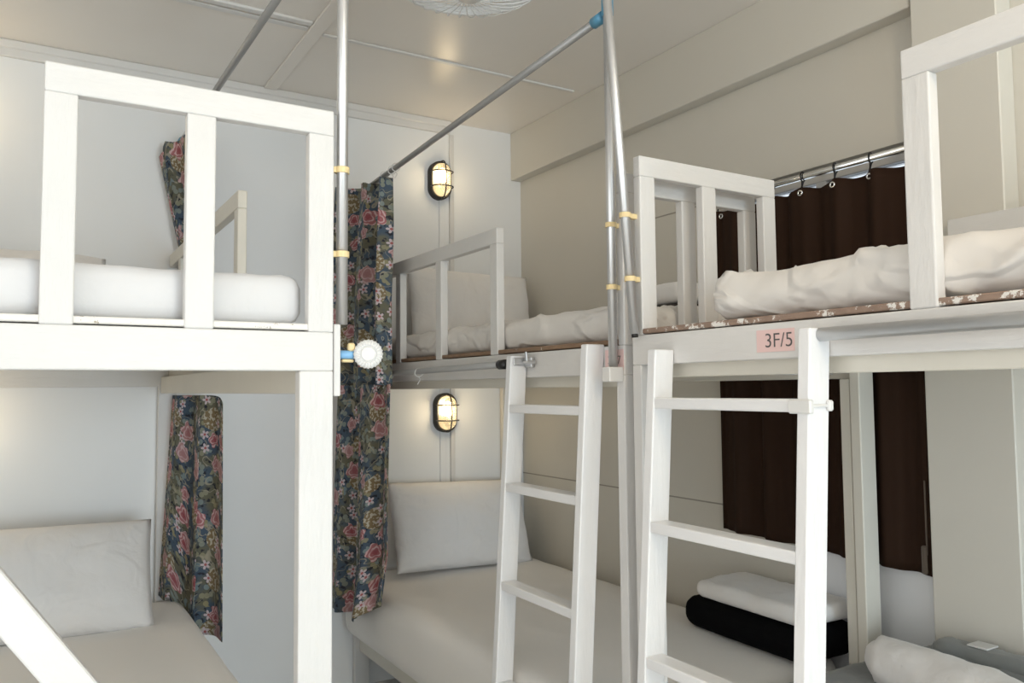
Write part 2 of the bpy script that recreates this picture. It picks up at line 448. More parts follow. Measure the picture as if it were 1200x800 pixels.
def lamp(cx, cz, label):
    t = thing('bulkhead_lamp', label, 'lamp', (cx, D, cz-.095), 'oval bulkhead lamps on the back wall')
    P = lambda w, h, y: [(cx+x, D-y, cz+z) for x, z in oval(w, h)]
    bm = bmesh.new(); loft(bm, [P(.112, .186, .0), P(.112, .186, .026), P(.104, .178, .034), P(.088, .162, .034), P(.086, .160, .028)])
    smooth_by_angle(obj('base', bm, M['blackmetal'], t))
    bm = bmesh.new()
    ls = []
    for k in range(9):
        f = k/8; q = math.cos(f*PI/2)**.55
        rib = 1 + (.012 if k % 2 else -.012)
        ls.append(P(max(.004, .086*q*rib), max(.078, .160*(.25+.75*q)*rib) if q > .02 else .078, .030+.052*math.sin(f*PI/2)))
    loft(bm, ls)
    obj('glass', bm, M['lampglass'], t, True)
    bm = bmesh.new()
    lathe(bm, [(0, -.034), (.014, -.03), (.020, -.005), (.020, .01), (.014, .028), (0, .034)], 16, Matrix.Translation((cx, D-.045, cz+.018)))
    obj('bulb', bm, M['glow'], t, True)
    bm = bmesh.new()
    tube(bm, [(cx+math.sin(a)*0, D-.030-.060*math.cos(a)**.5 if math.cos(a) > 0 else D-.03, cz+.090*math.sin(a)) for a in [(-PI/2+PI*i/24) for i in range(25)]], .0034, 8)
    for dz in (.036, -.036):
        tube(bm, [(cx+.052*math.sin(a), D-.030-.058*max(0, math.cos(a))**.5, cz+dz) for a in [(-PI/2+PI*i/20) for i in range(21)]], .0032, 8)
    tube(bm, [(x, D-.034, z) for x, z in [(cx+x*.99, cz+z*.99) for x, z in oval(.104, .178)]], .004, 8, True)
    obj('cage', bm, M['blackmetal'], t, True)
    for s in (1, -1):
        bm = bmesh.new()
        lathe(bm, [(0, -.004), (.006, -.004), (.006, .012), (0, .012)], 10, Matrix.Translation((cx, D-.03, cz+s*.087)) @ Matrix.Rotation(PI/2, 4, 'X'))
        obj('screw', bm, M['blackmetal'], t)
    return t
lamp(1.676, 1.000, 'lit oval caged wall lamp high above the centre upper bunk pillow')
lamp(1.700, -.112, 'lit oval caged wall lamp under the upper bunk, above the lower pillow')

lamp(-.30, 1.000, 'lit oval caged wall lamp above the left upper bunk, outside the picture')
lamp(-.25, -.112, 'lit oval caged wall lamp above the left lower pillow, outside the picture')
# ------------------------------------------------------------------ bunk beds
def guard(parent, axis, fixed, thick, a0, posts, pw, z0, z1, rail_end, rw=.05, mat='white_z', matr=None):
    """guard panel: posts and a top rail. axis 'y': runs along Y at X=fixed.. ; 'x': runs along X at Y=fixed.."""
    g = None
    def bx(p0, p1, za, zb):
        lo, hi = (fixed, p0, za), (fixed+thick, p1, zb)
        if axis == 'x': lo, hi = (p0, fixed, za), (p1, fixed+thick, zb)
        return one(box, lo, hi, .003, 2)
    g = obj('guard_rail', bx(a0, rail_end, z1-rw, z1), M[matr or ('white_y' if axis == 'y' else 'white_x')], parent)
    for p in posts:
        obj('guard_post', bx(p, p+pw, z0, z1-rw+.0004), M[mat], g)
    return g

def bunk(label, x0, x1, y0, y1, zb, zt, wy0, wy1, board, side, ends, lower_z=-1.07):
    """x0..x1 across, y0..y1 along; zb..zt the upper rails; wy0/wy1 = leg rows on the wall side"""
    t = thing('bunk_bed', label, 'bunk bed', ((x0+x1)/2, (y0+y1)/2, FL), 'white wooden bunk beds')
    lx, ly = .066, .031
    for (xa, ya) in ((x0, y0), (x1-lx, wy0), (x0, y1-ly), (x1-lx, wy1-ly)):
        obj('leg', one(box, (xa, ya, FL), (xa+lx, ya+ly, zb-(.0125 if xa > x0 > 1 else 0)), .003, 2), M['cream' if xa > x0 and x0 > 1 else 'white_z'], t)
    # upper side rails and end rails
    e0 = y0+.0302 if side == 'r' else y0
    obj('side_rail', one(box, (x0, e0, zb), (x0+.03, y1, zt), .003, 2), M['white_y'], t)
    obj('side_rail', one(box, (x1-.03, (y0+.0302 if side == 'r' else min(y0, wy0)), zb-.012), (x1, max(y1, wy1), zt), .003, 2), M['cream'], t)
    obj('end_rail', one(box, (x0 if side == 'r' else x0+.0302, y0, zb), (x1 if side == 'r' else x1-.0302, y0+.03, zt), .003, 2), M['white_x'], t)
    obj('end_rail', one(box, (x0+.03, y1-.03, zb-.018), (x1-.03, y1, zt), .003, 2), M['white_x'], t)
    # ledgers inside the rails and slats below the board
    bm = bmesh.new()
    obj('ledger', one(box, (x0+.0305, y0+.032, zb-.030), (x0+.058, y1-.034, zb+.030), .002), M['cream'], t)
    obj('ledger', one(box, (x1-.058, y0+.034, zb-(.044 if side == 'r' else .011)), (x1-.0305, y1-.034, zb+.020), .002), M['cream'], t)
    obj('bed_board', one(box, (x0+.003, y0+.004, zt+.003), (x1-.003, y1-.003, zt+.0155), .002), M[board], t)
    obj('bounce_panel', one(box, (x0+.031, y0+.031, zt-.012), (x1-.031, y1-.031, zt+.0015), .001), M['white'], t)  # white sheet added under the board to bounce light onto the lower bed
    # lower frame
    z1 = lower_z
    obj('lower_side_rail', one(box, (x0+.02, y0+ly, z1-.07), (x0+.05, y1-ly, z1), .003), M['cream'], t)
    obj('lower_side_rail', one(box, (x1-.05, y0+ly, z1-.07), (x1-.02, y1-ly, z1), .003), M['cream'], t)
    obj('lower_end_rail', one(box, (x0+.05, y0+ly, z1-.07), (x1-.05, y0+ly+.03, z1), .003), M['cream'], t)
    obj('lower_end_rail', one(box, (x0+.05, y1-ly-.03, z1-.07), (x1-.05, y1-ly, z1), .003), M['cream'], t)
    obj('lower_bed_board', one(box, (x0+.02, y0+ly, z1), (x1-.02, y1-ly, z1+.012), .002), M['cream'], t)
    return t

LX0, LX1 = -.372, .508
bl = bunk('white bunk bed with guard facing out at left, nearest the left wall', LX0, LX1, 1.50, 3.418, .037, .112, 1.50, 3.418, 'boardL', 'r', 1)
g = guard(bl, 'x', 1.50, .025, .014, (.014, .236, .458), .05, .112, .550, .508)
g = guard(bl, 'y', .478, .025, 2.205, (2.205, 2.70, 3.15), .045, .112, .545, 3.412, mat='cream', matr='cream')
obj('cleat', one(box, (.5085, 1.495, -.012), (.521, 1.515, .128), .002), M['white_z'], bl)
bc = bunk('white bunk bed in the far right corner beneath the ceiling beam', 1.25, 2.075, 1.523, 3.418, .031, .104, 1.447, 3.418, 'boardC', 'l', 1)
g = guard(bc, 'y', 1.25, .028, 2.138, (2.138, 2.532, 2.893), .045, .104, .506, 3.40)
g = guard(bc, 'x', 1.523, .025, 1.252, (1.252, 1.452, 1.682), .048, .104, .535, 1.730)
obj('cleat', one(box, (1.205, 1.524, .014), (1.2495, 1.556, .050), .002), M['white'], bc)
br = bunk('white bunk bed nearest on the right with room tag 3F/5 on its rail', 1.25, 2.070, -.44, 1.492, .053, .124, -.44, 1.442, 'boardR', 'l', 1)
g = guard(br, 'x', 1.455, .025, 1.252, (1.252, 1.459, 1.683), .048, .124, .560, 1.731)
g = guard(br, 'y', 1.25, .026, -.02, (-.02, .34, .733), .048, .124, .564, .781)

obj('wall_rail', one(box, (2.044, -.40, .33), (2.070, 1.165, .428), .003, 2), M['white_y'], br)
# ------------------------------------------------------------------ mattresses
def soft_box(x0, x1, y0, y1, z0, z1, r, amp, seed, step=.03, freq=4., aniso=(1, 1, 1), sag=0., puff=0., crease=0.):
    bm = bmesh.new()
    nx, ny, nz = (max(2, int((b-a)/step)) for a, b in ((x0, x1), (y0, y1), (z0, z1)))
    def grid(f, na, nb):
        vs = [[bm.verts.new(f(i/na, j/nb)) for j in range(nb+1)] for i in range(na+1)]
        for i in range(na):
            for j in range(nb): bm.faces.new((vs[i][j], vs[i+1][j], vs[i+1][j+1], vs[i][j+1]))
    lx, ly, lz = x1-x0, y1-y0, z1-z0
    grid(lambda a, b: (x0+lx*a, y0+ly*b, z1), nx, ny); grid(lambda a, b: (x0+lx*a, y0+ly*b, z0), nx, ny)
    grid(lambda a, b: (x0, y0+ly*a, z0+lz*b), ny, nz); grid(lambda a, b: (x1, y0+ly*a, z0+lz*b), ny, nz)
    grid(lambda a, b: (x0+lx*a, y0, z0+lz*b), nx, nz); grid(lambda a, b: (x0+lx*a, y1, z0+lz*b), nx, nz)
    bmesh.ops.remove_doubles(bm, verts=bm.verts[:], dist=1e-5)
    bmesh.ops.recalc_face_normals(bm, faces=bm.faces[:])
    off = Vector((seed*3.1, seed*1.7, seed*.9))
    for v in bm.verts:
        p = v.co
        q = Vector((min(max(p.x, x0+r), x1-r), min(max(p.y, y0+r), y1-r), min(max(p.z, z0+min(r, lz*.45)), z1-min(r, lz*.45))))
        d = p-q
        if d.length > 1e-7: v.co = q + d.normalized()*min(d.length, r)
        fx = (p.x-x0)/lx; fy = (p.y-y0)/ly; fz = (p.z-z0)/lz
        if puff: v.co.z += puff*fz*max(0., 16*fx*(1-fx)*fy*(1-fy))**.5
    bm.normal_update()
    new = {}
    for v in bm.verts:
        s = Vector((v.co.x*aniso[0], v.co.y*aniso[1], v.co.z*aniso[2]))*freq + off
        n1 = noise.noise(s); n2 = 1-2*abs(noise.noise(s*2.1+Vector((5, 1, 2)))); n3 = noise.noise(s*5.3)
        n4 = max(0., 1-5*abs(noise.noise(s*.9+Vector((9, 4, 7))+Vector((n1, n3, n1))*.5)))**2
        h = amp*(n1*.7 + n2*.55 + n3*.25 + crease*n4)
        top = min(1., max(0., (v.co.z-z0)/(z1-z0)*4))
        new[v] = v.co + v.normal*h*top
    for v, c in new.items(): v.co = c
    return bm

GM = 'white sheeted mattresses'
def mattress(label, mat, *a, **k):
    o = obj('mattress', soft_box(*a, **k), M[mat], None, True)
    return tag(o, label, 'mattress', GM)
mattress('white upper mattress behind the left bunk guard', 'sheet_sm', LX0+.01, .462, 1.545, 3.40, .128, .226, .030, .004, 1, .02, 5., crease=.5)
mattress('white lower mattress of the left bunk, under the big leaning pillow', 'sheet_lo', LX0+.01, .540, 1.535, 3.38, -1.055, -.80, .05, .003, 2, .035, 3.)
mattress('white upper mattress of the corner bunk behind the slim guard', 'sheet', 1.282, 2.03, 1.56, 3.38, .118, .212, .036, .008, 3, .014, 5., aniso=(1, .8, 1.2), crease=1.1)
mattress('white lower mattress in the corner bunk behind the first ladder', 'sheet_lo', 1.195, 2.10, 1.56, 3.40, -1.055, -.80, .055, .004, 4, .03, 3.)
mattress('crumpled white upper mattress of the near right bunk', 'sheet', 1.282, 2.02, -.40, 1.262, .139, .240, .044, .011, 5, .014, 5., aniso=(1, .8, 1.3), puff=.01, crease=1.3)
mattress('white lower mattress of the near right bunk carrying towel and blankets', 'sheet_lo', 1.262, 2.03, -.40, 1.45, -1.055, -.80, .05, .004, 6, .035, 3.)

# ------------------------------------------------------------------ pillows
def pillow(label, w, h, t, mtx, seed, mat='pillow', sag=.0):
    bm = bmesh.new(); n = 34; m_ = 26
    S = {}
    for side in (1, -1):
        for i in range(n+1):
            for j in range(m_+1):
                u = -1+2*i/n; v = -1+2*j/m_
                e = max(0, (1-abs(u)**2.6))**.55*max(0, (1-abs(v)**2.4))**.6
                edge = (i in (0, n) or j in (0, m_))
                if edge and side == -1: S[(side, i, j)] = S[(1, i, j)]; continue
                pin = 1-.022*(1-abs(v)**2)*abs(u)**6, 1-.022*(1-abs(u)**2)*abs(v)**6
                p = Vector((u*w/2*pin[0], v*h/2*pin[1], side*t/2*e))
                q = p*9+Vector((seed*2.3, seed, side*3))
                p.z += side*e*.010*(noise.noise(q) + .6*(1-2*abs(noise.noise(q*1.9))))
                p.z += .012*noise.noise(Vector((u*2, v*2, seed)))*(1-e)
                S[(side, i, j)] = bm.verts.new(mtx @ p)
    for side in (1, -1):
        for i in range(n):
            for j in range(m_):
                f = [S[(side, i, j)], S[(side, i+1, j)], S[(side, i+1, j+1)], S[(side, i, j+1)]]
                bm.faces.new(f if side == 1 else f[::-1])
    o = obj('pillow', bm, M[mat], None, True)
    return tag(o, label, 'pillow', 'white pillows')
def lean(cx, ybot, zbot, h, ang, yaw=0, roll=0):
    """pillow standing on its long edge, leaning back by ang from upright"""
    m = Matrix.Translation((cx, ybot, zbot)) @ Matrix.Rotation(yaw, 4, 'Z') @ Matrix.Rotation(PI/2-ang, 4, 'X') @ Matrix.Rotation(roll, 4, 'Z') @ Matrix.Translation((0, h/2, 0))
    return m
pillow('large white pillow leaning against the back wall on the left lower bed', .73, .395, .17, lean(.028, 3.02, -.797, .395, .54, 0, -.025), 1)
pillow('white pillow standing behind the slim guard of the corner upper bunk', .64, .34, .14, lean(1.775, 3.24, .222, .34, .22, 0, -.03), 2)
pillow('white pillow leaning under the lower wall lamp on the corner lower bed', .675, .40, .17, lean(1.69, 3.16, -.790, .40, .42, 0, -.04), 3)
pillow('white pillow lying flat on the left upper mattress at the back wall', .62, .36, .13, Matrix.Translation((-.07, 3.14, .372)) @ Matrix.Rotation(.72, 4, 'X'), 4)

# ------------------------------------------------------------------ ladders
def ladder(label, ys, xt, zt, xb, rungs, lt=.026, ld=.056, tops=None):
    """legs at Y=ys (near faces), front faces at X=xt (top) .. xb (floor)"""
    t = thing('ladder', label, 'ladder', (xb, sum(ys)/2, FL), 'white wooden bunk ladders')
    def fx(z): return xb + (xt-xb)*(z-FL)/(zt-FL)
    for k, y in enumerate(ys):
        z1 = tops[k] if tops else zt
        bm = bmesh.new()
        b2 = bmesh.new(); bmesh.ops.create_cube(b2, size=1)
        for v in b2.verts:
            z = FL if v.co.z < 0 else z1
            v.co = Vector((fx(z)+(v.co.x+.5)*ld, y+(v.co.y+.5)*lt, z))
        bmesh.ops.bevel(b2, geom=b2.edges[:], offset=.003, segments=2, affect='EDGES', profile=.5)
        merge(bm, b2)
        obj('leg', bm, M['lad_z'], t)
    y0, y1 = min(ys)+lt, max(ys)
    for z in rungs:
        x = fx(z)
        obj('rung', one(box, (x+.002, y0-.002, z-.012), (x+.050, y1+.002, z+.012), .003, 2), M['lad_y'], t)
    return t
lc = ladder('white wooden ladder leaning on the corner bunk, the farther of the two', (1.60, 1.965), 1.194, .10, 1.105, (-.058, -.281, -.555, -.83, -1.08), tops=(.109, .094))
bm = bmesh.new()
box(bm, (1.200, 1.959, .066), (1.252, 1.965, .088), .002); box(bm, (1.2375, 1.925, .060), (1.2495, 1.962, .090), .002)
tube(bm, [(1.236, 1.905, .075), (1.236, 1.965, .075)], .005, 10)
tube(bm, [(1.236, 1.945, .075), (1.232, 1.945, .105)], .004, 8)
obj('latch', bm, M['steel'], lc, label='small steel barrel latch')
lr = ladder('white wooden ladder leaning on the near right bunk, the nearer of the two', (.935, 1.345), 1.194, .10, 1.100, (-.036, -.305, -.590, -.87, -1.10), tops=(.104, .084))
bm = bmesh.new()
box(bm, (1.176, .925, -.050), (1.188, .975, -.024), .003); box(bm, (1.230, .926, -.046), (1.243, .936, -.026), .003)
tube(bm, [(1.186, .931, -.036), (1.236, .931, -.036)], .003, 8)
obj('bracket', bm, M['whiteplastic'], lr, label='white plastic clamp at the top rung')
# spare ladder tilted against the near end of the left bunk
t = thing('ladder', 'white wooden ladder tilted across the bottom left corner of the photo', 'ladder', (.70, 1.40, FL), 'white wooden bunk ladders')
P0 = Vector((-.008, 1.40, -.329)); dr = Vector((.072, 0, -.104)).normalized(); nrm = Vector((dr.z, 0, -dr.x))
def onl(s, o=0): return P0 + dr*s + nrm*o
sb = (FL-P0.z)/dr.z - .03
for o_ in (0, .40):
    s0 = -.62; s1 = sb if o_ == 0 else sb + (.40*nrm.z*-1)/dr.z*1
    z_end = onl(s1, o_).z
    if z_end < FL+.03: s1 -= (FL+.03-z_end)/-dr.z*-1 if False else (z_end-FL-.03)/dr.z
    bm = bmesh.new(); bar(bm, onl(s0, o_), onl(s1, o_), .054, .026, (0, 1, 0)); obj('leg', bm, M['white'], t)
for s in (-.45, -.15, .32, .62, .88):
    bm = bmesh.new(); bar(bm, onl(s, .025), onl(s, .375), .024, .026, (0, 1, 0)); obj('rung', bm, M['white'], t)

# ------------------------------------------------------------------ poles and rods
def saddle(bm, x, y, z, r, dx, dy):
    tube(bm, [(x, y, z-.006), (x, y, z+.006)], r+.003, 16)
    box(bm, (min(x, x+dx)-.004, min(y, y+dy)-.004, z-.006), (max(x, x+dx)+.004, max(y, y+dy)+.004, z+.006), .001)
RP = .0112
t = thing('curtain_pole', 'aluminium upright pole clipped to the left bunk guard', 'pole', (.529, 1.513, .129), 'aluminium curtain poles')
obj('pole', one(tube, [(.529, 1.513, .129), (.529, 1.513, CE-.002)], RP, 20), M['alu'], t, True)
for z in (.268, .437): obj('clip', one(saddle, .529, 1.513, z, RP, -.017, 0), M['yellow'], t, label='yellow plastic clip')
t = thing('curtain_pole', 'aluminium upright pole standing on a block at the corner bunk end, behind the slanting one', 'pole', (1.230, 1.541, .051), 'aluminium curtain poles')
obj('pole', one(tube, [(1.230, 1.541, .051), (1.230, 1.541, .972)], RP, 20), M['alu'], t, True)
obj('end_cap', one(tube, [(1.230, 1.541, .935), (1.230, 1.541, .978)], RP+.004, 18), M['blue'], t, True, label='blue plastic cap')
for z in (.247, .402): obj('clip', one(saddle, 1.230, 1.541, z, RP, .020, 0), M['yellow'], t, label='yellow plastic clip')
t = thing('curtain_pole', 'aluminium pole slanting upward, clipped to the near right bunk end guard', 'pole', (1.231, 1.459, .126), 'aluminium curtain poles')
def p3(z): f = (z-.126)/(.95-.126); return Vector((1.231-.038*f, 1.459+.036*f, z))
obj('pole', one(tube, [p3(.126), p3(CE-.002)], RP, 20), M['alu'], t, True)
obj('pole_foot', one(tube, [p3(.118), p3(.128)], RP*.7, 14), M['blackplastic'], t, True, label='dark plastic plug')
for z in (.258, .412):
    q = p3(z); bm = bmesh.new(); saddle(bm, q.x, q.y, z, RP, 1.253-q.x, .006); obj('clip', bm, M['yellow'], t, label='yellow plastic clip')

def rod(label, a, b, r, mat, caps, capmat='blue', group='curtain rods'):
    a = Vector(a); b = Vector(b); d = (b-a).normalized()
    t = thing('curtain_rod', label, 'curtain rod', a, group)
    obj('rod', one(tube, [a, b], r, 18), M[mat], t, True)
    for k in caps:
        p, q = (a-d*.004, a+d*.035) if k == 0 else (b-d*.030, b+d*.004)
        obj('end_cap', one(tube, [p, q], r+.004, 18), M[capmat], t, True, label=('blue' if capmat == 'blue' else 'dark')+' plastic end cap')
    return t
rod('bright aluminium rod with blue ends above the corner bunk', (1.230, 1.562, .940), (1.236, 3.412, .858), .0108, 'greypipe', (0, 1))
rod('grey rod under the ceiling above the left bunk', (.531, 1.528, 1.000), (.515, 3.416, 1.012), .0105, 'greypipe', (1,))
rod('grey pipe fixed below the corner bunk rail beside the first ladder', (1.205, 2.012, .071), (1.195, 3.40, .056), .0105, 'greypipe', (0,), 'blackplastic')
rod('thick grey pipe along the near right bunk rail above the second ladder', (1.222, .948, .092), (1.222, -.40, .094), .0125, 'alu', ())
rod('chrome rod carrying the brown window curtain', (2.108, 1.272, .667), (2.108, 2.10, .667), .0105, 'chrome', ())

# ------------------------------------------------------------------ curtains
def cloth(f, nu, nv, w, h, thick=.0018):
    bm = bmesh.new()
    uvl = bm.loops.layers.uv.new('UVMap')
    g = [[bm.verts.new(f(i/nu, j/nv)) for j in range(nv+1)] for i in range(nu+1)]
    arc = [0.]; m_ = nv//2
    for i in range(nu): arc.append(arc[-1]+(g[i+1][m_].co-g[i][m_].co).length)
    for i in range(nu):
        for j in range(nv):
            fc = bm.faces.new((g[i][j], g[i+1][j], g[i+1][j+1], g[i][j+1]))
            for lp, (a, b_) in zip(fc.loops, ((i, j), (i+1, j), (i+1, j+1), (i, j+1))):
                lp[uvl].uv = (arc[a]+w, (1-b_/nv)*h)
    return bm
def curtain(name, label, cat, group, bm, mat, thick=.002):
    o = obj(name, bm, M[mat], None, True)
    md = o.modifiers.new('thickness', 'SOLIDIFY'); md.thickness = thick; md.offset = 0
    return tag(o, label, cat, group)
def lerp(a, b, t): return a+(b-a)*t
def hook_bm(x, y, z, r, wire=.0016):
    bm = bmesh.new()
    tube(bm, [(x+math.sin(a)*r, y+.003*math.sin(a*2), z+math.cos(a)*r) for a in [2*PI*i/18 for i in range(18)]], wire, 6, True)
    tube(bm, [(x, y, z-r), (x+.006, y, z-r-.010), (x, y+.003, z-r-.022), (x-.005, y, z-r-.028)], wire, 6)
    return bm
GF = 'floral bunk curtains'
# corner bunk, upper: bunched at the far end of its rod
def wave(p, k=.55):
    """folds with rounded fronts and tight backs"""
    return math.sin(p + k*math.sin(p))
def f(u, v):
    w = v**.8
    y = lerp(3.385, 2.79, u)
    ph = 2*PI*(2.35*u+.62) + .35*v
    amp = lerp(.060, .044, min(1, v*1.5))*(.8+.25*math.sin(7*u+1))
    x = lerp(1.196, 1.172, min(1, v*1.7)) + amp*wave(ph) + .006*math.sin(2*PI*8*u+3*v+1)*min(1, v*3+.3)
    z = lerp(lerp(.900, .815, u), .012, v) - .010*math.sin(2*PI*2.35*u)*(1-v) + .006*math.sin(9*u)*v
    return (x, y + .014*math.sin(ph*2+1), z)
o = curtain('floral_curtain', 'floral curtain hanging full length from the bright rod beside the corner upper bunk', 'curtain', GF, cloth(f, 110, 60, .0, .84), 'floral')
for y in (2.90, 2.94, 3.02, 3.35): obj('curtain_hook', hook_bm(1.2345, y, .876+(y-3.02)*-.044, .0165, .0022), M['whiteplastic'], o, True, label='white plastic hook')
# corner bunk, lower: hangs from the grey pipe to the mattress corner
def f(u, v):
    y = lerp(3.385, 2.765, u)
    ph = 2*PI*(2.2*u+.55) - .5*v
    x = lerp(1.176, 1.158, min(1, v*1.5)) + lerp(.026, .034, v)*wave(ph) + .006*math.sin(2*PI*7*u+2*v)
    zb = lerp(-.925, -.900, u) if u < .55 else lerp(-.900, -.765, (u-.55)/.45)
    z = lerp(.020, zb, v)
    if v > .78: x -= .030*(v-.78)/.22*min(1, u*1.5)
    return (x, y+.010*math.sin(ph*2), z)
o = curtain('floral_curtain', 'floral curtain hanging to the mattress corner beside the corner lower bed', 'curtain', GF, cloth(f, 110, 60, .37, .93), 'floral')
for y in (2.86, 2.90, 2.95): obj('curtain_hook', hook_bm(1.186, y, .050, .0165, .0022), M['whiteplastic'], o, True, label='white plastic hook')
obj('curtain_hook', hook_bm(1.203, 2.62, .060, .015), M['whiteplastic'], o, True, label='white plastic hook')
# left bunk, upper
def f(u, v):
    y = lerp(3.385, 3.16, u)
    k = min(1, v*2.0)
    x0, x1 = lerp(.415, .505, k), lerp(.560, .590, k)
    ph = 2*PI*(2.3*u+.2)+.6*v
    x = lerp(x0, x1, u) + .016*wave(ph)
    z = lerp(.985-.050*(1 if u < .24 else max(0, 1-(u-.24)/.06)), .10, v)
    return (x, y+.034*math.cos(ph), z)
o = curtain('floral_curtain', 'floral curtain seen through the left bunk guard, hanging from the ceiling rod', 'curtain', GF, cloth(f, 90, 60, .71, .90), 'floral')
for y in (3.22, 3.26): obj('curtain_hook', hook_bm(.5165, y, .993, .0165, .0022), M['whiteplastic'], o, True, label='white plastic hook')
# left bunk, lower
def f(u, v):
    y = lerp(3.375, 3.11, u)
    ph = 2*PI*(2.3*u+.1)+.4*v
    x = lerp(lerp(.470, .615, u), lerp(.432, .626, u), v) + .020*wave(ph)
    zb = -.785 if u < .38 else -.910
    if .33 < u < .43: zb = lerp(-.785, -.910, (u-.33)/.10)
    z = lerp(-.015 - .03*max(0, (u-.82)/.18)**2, zb, v)
    return (x, y+.040*math.cos(ph), z)
o = curtain('floral_curtain', 'floral curtain below the left bunk rail, hanging at the lower pillow', 'curtain', GF, cloth(f, 100, 60, 1.13, .88), 'floral')
# brown window curtain
def bz(u):
    return .612 + .012*abs(math.sin(PI*6*u))
def f(u, v):
    y = lerp(2.045, 1.276, u)
    x = 2.108 + .013*math.sin(2*PI*5.5*u+.6) + .004*math.sin(2*PI*13*u+v)
    x += -.004*v
    zt = .626 + .005*math.cos(2*PI*6*u)
    z = lerp(zt, -.500-.018*u, v)
    return (x, y, z)
o = curtain('brown_curtain', 'dark brown curtain covering the window behind the right bunks', 'curtain', None, cloth(f, 110, 40, 1.5, 1.15), 'brown')
ring0 = None
for k in range(7):
    u = (k+.0)/6*0.94+.03; y = lerp(2.045, 1.276, u); zt = .626+.005*math.cos(2*PI*6*u)
    bm = bmesh.new()
    pts = [(2.108+math.sin(a)*.0155, y+.004*math.sin(a), .667+math.cos(a)*.0155) for a in [PI*.9*(-1+2*i/16) for i in range(17)]]
    pts = [(2.098, y-.004, .625)] + pts + [(2.104, y+.004, .628)]
    tube(bm, pts, .0026, 7)
    r_ = obj('curtain_ring', bm, M['blackplastic'], o, True, label='black plastic ring')
    bm = bmesh.new()
    xx = 2.108 + .013*math.sin(2*PI*5.5*u+.6) - .004
    tube(bm, [(xx, y+math.cos(a)*.0075, zt-.018+math.sin(a)*.0075) for a in [2*PI*i/16 for i in range(16)]], .0030, 7, True)
    obj('eyelet', bm, M['chrome'], r_, True, label='metal eyelet')
bm = bmesh.new()
box(bm, (2.086, 1.279, -.46), (2.090, 1.283, -.26), .001); box(bm, (2.080, 1.279, -.512), (2.090, 1.295, -.435), .004)
obj('tie_band', bm, fabric('brown_tie_band', (.10, .075, .055), .8), o)

# ------------------------------------------------------------------ bedding and blankets
def folded(name, label, mat, cat, x0, x1, y0, y1, z0, z1, r, amp, seed, layers=0, rot=0., puff=.0, group=None):
    bm = soft_box(x0, x1, y0, y1, z0, z1, r, amp, seed, .012, 9., puff=puff)
    if rot:
        c = Vector(((x0+x1)/2, (y0+y1)/2, z0))
        bmesh.ops.rotate(bm, cent=c, matrix=Matrix.Rotation(rot, 3, 'Z'), verts=bm.verts[:])
    o = obj(name, bm, M[mat], None, True)
    return tag(o, label, cat, group)
folded('folded_blanket', 'folded black blanket on the corner lower bed, under a white one', 'black', 'blanket', 1.885, 2.130, 1.52, 2.03, -.797, -.694, .047, .006, 11, rot=-.03)
folded('folded_sheet', 'folded white sheet lying on the black blanket', 'towel', 'sheet', 1.895, 2.130, 1.53, 1.975, -.690, -.635, .027, .005, 12, rot=-.03)
folded('folded_blanket', 'folded white blanket on the corner upper mattress, seen through the end guard', 'towel', 'blanket', 1.60, 1.98, 1.70, 2.02, .247, .305, .026, .006, 13)
folded('folded_blanket', 'thin dark brown blanket on the corner upper mattress beneath a white one', 'brown_blanket', 'blanket', 1.61, 1.99, 1.69, 2.03, .226, .244, .008, .003, 14)
bm = soft_box(1.60, 2.045, .62, 1.43, -.797, -.762, .017, .006, 15, .015, 9.)
merge(bm, soft_box(1.945, 2.062, .60, 1.255, -.764, -.672, .040, .008, 16, .012, 9.))
merge(bm, soft_box(1.975, 2.050, .60, 1.215, -.690, -.648, .020, .006, 17, .012, 9.))
o = tag(obj('grey_blanket', bm, M['grey'], None, True), 'grey blanket with a white care tag folded against the column behind the rolled white towel', 'blanket')
bm = one(box, (2.000, 1.085, -.645), (2.052, 1.135, -.641), .001)
obj('care_tag', bm, M['whiteplastic'], o, label='small white tag')
# rolled towel
def roll():
    bm = bmesh.new(); n = 40; m_ = 60
    rings = []
    for i in range(m_+1):
        s = i/m_
        c = Vector((lerp(1.925, 1.80, s), lerp(1.365, .60, s), -.755+.052))
        e = min(1, math.sin(min(s, 1-s, .5/8)*8*PI/2 + 1e-4)**.5) if min(s, 1-s) < .0625 else 1
        w = lerp(.062, .085, s)*e; h = (lerp(.062, .050, s) + .010*math.sin(3*s))*e
        ring = []
        for j in range(n):
            a = 2*PI*j/n
            q = Vector((math.cos(a), math.sin(a), s*5))
            d = 1 + .10*noise.noise(q*1.7+Vector((3, 3, 3))) + .04*noise.noise(q*5)
            ring.append(bm.verts.new((c.x+math.cos(a)*w*d, c.y+math.cos(a)*w*.25*d, max(-.758, c.z-.01+math.sin(a)*h*d))))
        rings.append(ring)
    for a, b_ in zip(rings, rings[1:]):
        for j in range(n): bm.faces.new((a[j], a[(j+1) % n], b_[(j+1) % n], b_[j]))
    bm.faces.new(rings[0][::-1]); bm.faces.new(rings[-1])
    return bm
tag(obj('rolled_towel', roll(), M['towel'], None, True), 'white rolled towel lying on the grey blanket at bottom right', 'towel')

